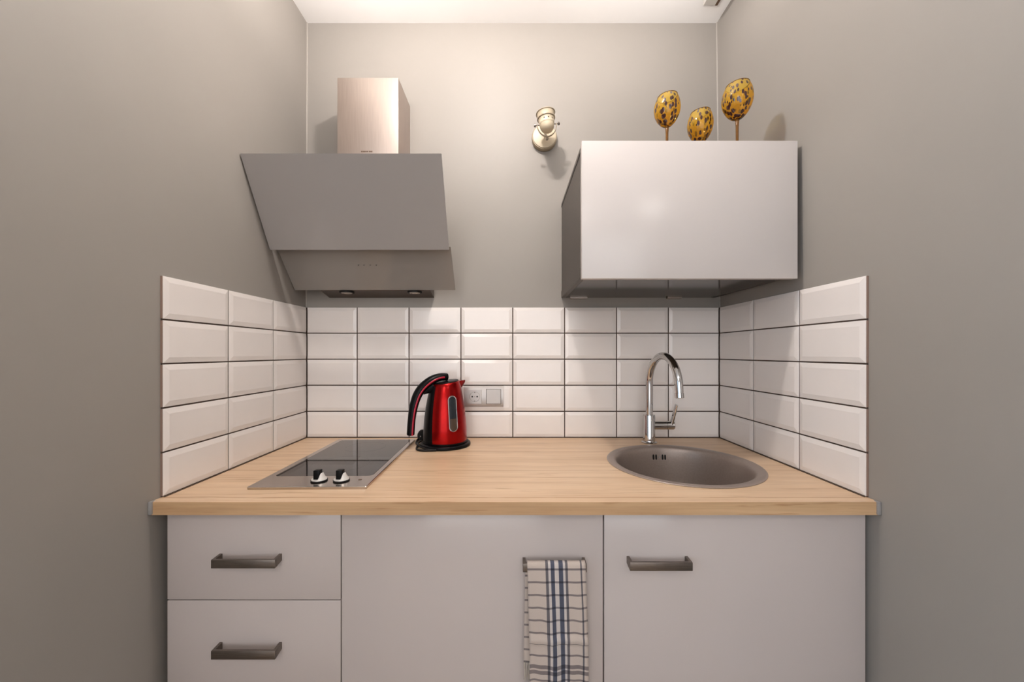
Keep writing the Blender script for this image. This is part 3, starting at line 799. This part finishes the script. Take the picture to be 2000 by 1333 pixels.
# ------------------------------------------------------------------ goblets
def goblet(label, x, y, zrim, zb, rmax, lean, spin, zt_=1.8122):
    o = thing('goblet', label, 'goblet', (x, y, zt_), spin, 'tortoiseshell glass goblets on the wall cabinet')
    hz = zrim-zb; b0 = zb-zt_
    prof = []
    for k in range(0, 23):
        t = k/22
        r = rmax*(math.sin(PI*(0.02+0.76*t**0.92))**0.66) if t > 0 else 0.004
        prof.append((max(r, 0.0040), b0+hz*t))
    inner = [(max(r-0.0016, 0.002), z+0.0012) for r, z in prof[1:]][::-1]
    bm = B(); lathe(bm, prof, (0, 0, 0), 48, True, False)
    for v in bm.verts:                       # oblique rim, slightly leaning bowl
        t = max(0, (v.co.z-b0)/hz); v.co.z += lean*v.co.x*t**2; v.co.x += 0.001*t*t
    ob = link('bowl', bm, M['amber'], o, True, world=False)
    bm = B(); rimr = prof[-1][0]
    pts = [Vector((rimr*math.cos(a)+0.001, rimr*math.sin(a), b0+hz+lean*rimr*math.cos(a))) for a in [2*PI*k/48 for k in range(49)]]
    tube(bm, pts, 0.0011, 8); link('rim', bm, M['amber_stem'], o, True, world=False)
    bm = B()
    lathe(bm, [(0.034, 0.0), (0.0345, 0.0012), (0.025, 0.003), (0.010, 0.006), (0.0050, 0.012), (0.0036, 0.03 if b0 > .05 else .016), (0.0040, b0*0.8), (0.0058, b0+0.002), (0.003, b0+0.006)], (0, 0, 0), 32)
    lab(link('stem', bm, M['amber_stem'], o, 60, world=False), 'plain brown amber stem and foot')
    return o
goblet('tortoiseshell goblet at left on the wall cabinet, medium stem', 0.4600, -0.3550, 1.9850, 1.8960, 0.0370, 0.06, 0.0)
goblet('lowest tortoiseshell goblet, in the middle, its stem hidden by the cabinet front', 0.5900, -0.2900, 1.9800, 1.8840, 0.0375, 0.06, 0.1)
goblet('tallest tortoiseshell goblet, at right nearest the side wall', 0.6640, -0.3600, 2.0150, 1.9140, 0.0415, 0.06, 0.15)

# ------------------------------------------------------------------ wall lamp
lx = 0.1290
la = thing('wall_lamp', 'small cream swivelling wall spot lamp between the hood and the wall cabinet', 'lamp', (lx, WB, 2.064))
RB = Matrix.Rotation(PI/2, 4, 'X')             # local z -> world -y
bm = B(); lathe(bm, [(0.048, 0.0005), (0.0485, 0.006), (0.0485, 0.019), (0.0470, 0.0215)], (lx, WB, 2.064), 48, mtx=RB)
lab(link('base_ring', bm, M['cream_dark'], la, 40), 'darker antique ring of the base')
bm = B(); lathe(bm, [(0.0455, 0.0205), (0.0440, 0.0250), (0.030, 0.0285), (0.010, 0.0295)], (lx, WB, 2.064), 48, mtx=RB)
link('base', bm, M['cream'], la, 40)
bm = B(); tube(bm, smooth_path([(lx, -0.018, 2.064), (lx, -0.050, 2.050), (lx+0.002, -0.085, 2.014), (lx+0.002, -0.108, 2.003)], 5), 0.0050, 12)
link('arm', bm, M['cream_dark'], la, True)
HC = Vector((lx-0.0005, -0.1130, 2.0500))
rt = Matrix.Rotation(math.radians(-5), 4, 'Y')
bm = B()
yk = []
for k in range(25):
    a = PI+PI*k/24; yk.append(HC+rt.to_3x3() @ Vector((0.0345*math.cos(a), 0, 0.043*math.sin(a))))
tube(bm, yk, 0.0014, 8, 3.6, (0, 1, 0)); yo = link('yoke', bm, M['cream'], la, 50)
for s in (-1, 1):
    bm = B(); q = [HC+rt.to_3x3() @ Vector((s*r_, 0, 0)) for r_ in (0.026, 0.040, 0.0402, 0.0460, 0.0465)]
    tube(bm, q, [0.0020, 0.0020, 0.0060, 0.0048, 0.003], 12); link('thumb_screw', bm, M['nickel'], yo, 40)
hm = Matrix.Rotation(math.radians(-6), 4, 'Y') @ Matrix.Rotation(math.radians(-3), 4, 'X')
bm = B(); lathe(bm, [(0.003, -0.0280), (0.012, -0.0265), (0.0195, -0.0215), (0.0242, -0.0135), (0.0258, -0.0040), (0.0262, 0.0000), (0.0270, 0.0010), (0.0270, 0.0040),
                     (0.0268, 0.0045), (0.0290, 0.0170), (0.0298, 0.0200)], HC, 40, mtx=hm)
sh = link('lamp_head', bm, M['cream'], la, 40)
bm = B(); lathe(bm, [(0.0298, 0.0185), (0.0325, 0.0200), (0.0325, 0.0235), (0.0300, 0.0250)], HC, 40, False, False, mtx=hm); link('ring', bm, M['cream_dark'], sh, 40)
bm = B(); lathe(bm, [(0.0298, 0.0235), (0.0315, 0.0360), (0.0335, 0.0400), (0.0320, 0.0400), (0.0302, 0.0360), (0.0285, 0.0240)], HC, 40, False, False, mtx=hm); link('cup', bm, M['cream'], sh, 40)
bm = B(); lathe(bm, [(0.0330, 0.0385), (0.0348, 0.0400), (0.0348, 0.0418), (0.0326, 0.0425)], HC, 40, False, False, mtx=hm); link('rim', bm, M['cream_dark'], sh, 40)
for a in (-112, -80, -50):
    p = HC+hm.to_3x3() @ Vector((0.0278*math.cos(math.radians(a)), 0.0278*math.sin(math.radians(a)), 0.0105))
    bm = B(); bmesh.ops.create_uvsphere(bm, u_segments=10, v_segments=6, radius=0.0019, matrix=Matrix.Translation(p)); link('vent_hole', bm, M['rubber'], sh, True)
bm = B(); lathe(bm, [(0.016, -0.010), (0.017, 0.005), (0.014, 0.012), (0.014, 0.026)], HC, 24, mtx=hm); link('bulb_socket', bm, M['cream_dark'], sh, 40)

# ------------------------------------------------------------------ ceiling rail and ceiling lamps
ra = thing('ceiling_rail', 'pale rail with a dark strip for its shadow, fixed to the ceiling near the right wall', 'rail', (0.727, -0.60, 2.52))
boxo('rail_body', (0.7020, 0.7440, -1.20, -0.0900, 2.4985, 2.5198), M['rail_grey'], ra, 0.001)
boxo('rail_shadow_strip', (0.7442, 0.7530, -1.20, -0.0900, 2.4980, 2.5198), M['dark_brown'], ra)  # dark strip drawn in place of the shadow beside the rail
for i, (x, y, l_) in enumerate(((-0.05, -0.72, 'small ceiling lamp above the worktop'), (0.85, -2.4, 'ceiling lamp behind the camera at right'), (-0.75, -3.1, 'ceiling lamp behind the camera at left'))):
    o = thing('ceiling_lamp', 'white '+l_, 'lamp', (x, y, 2.52))
    bm = B(); lathe(bm, [(0.045, 2.5198), (0.045, 2.505), (0.040, 2.502), (0.010, 2.5015)], (x, y, 0), 32); link('canopy', bm, M['white_paint'], o, 40)
    bm = B(); tube(bm, [(x, y, 2.503), (x, y, 2.462)], 0.006, 12); link('stem', bm, M['white_paint'], o, 40)
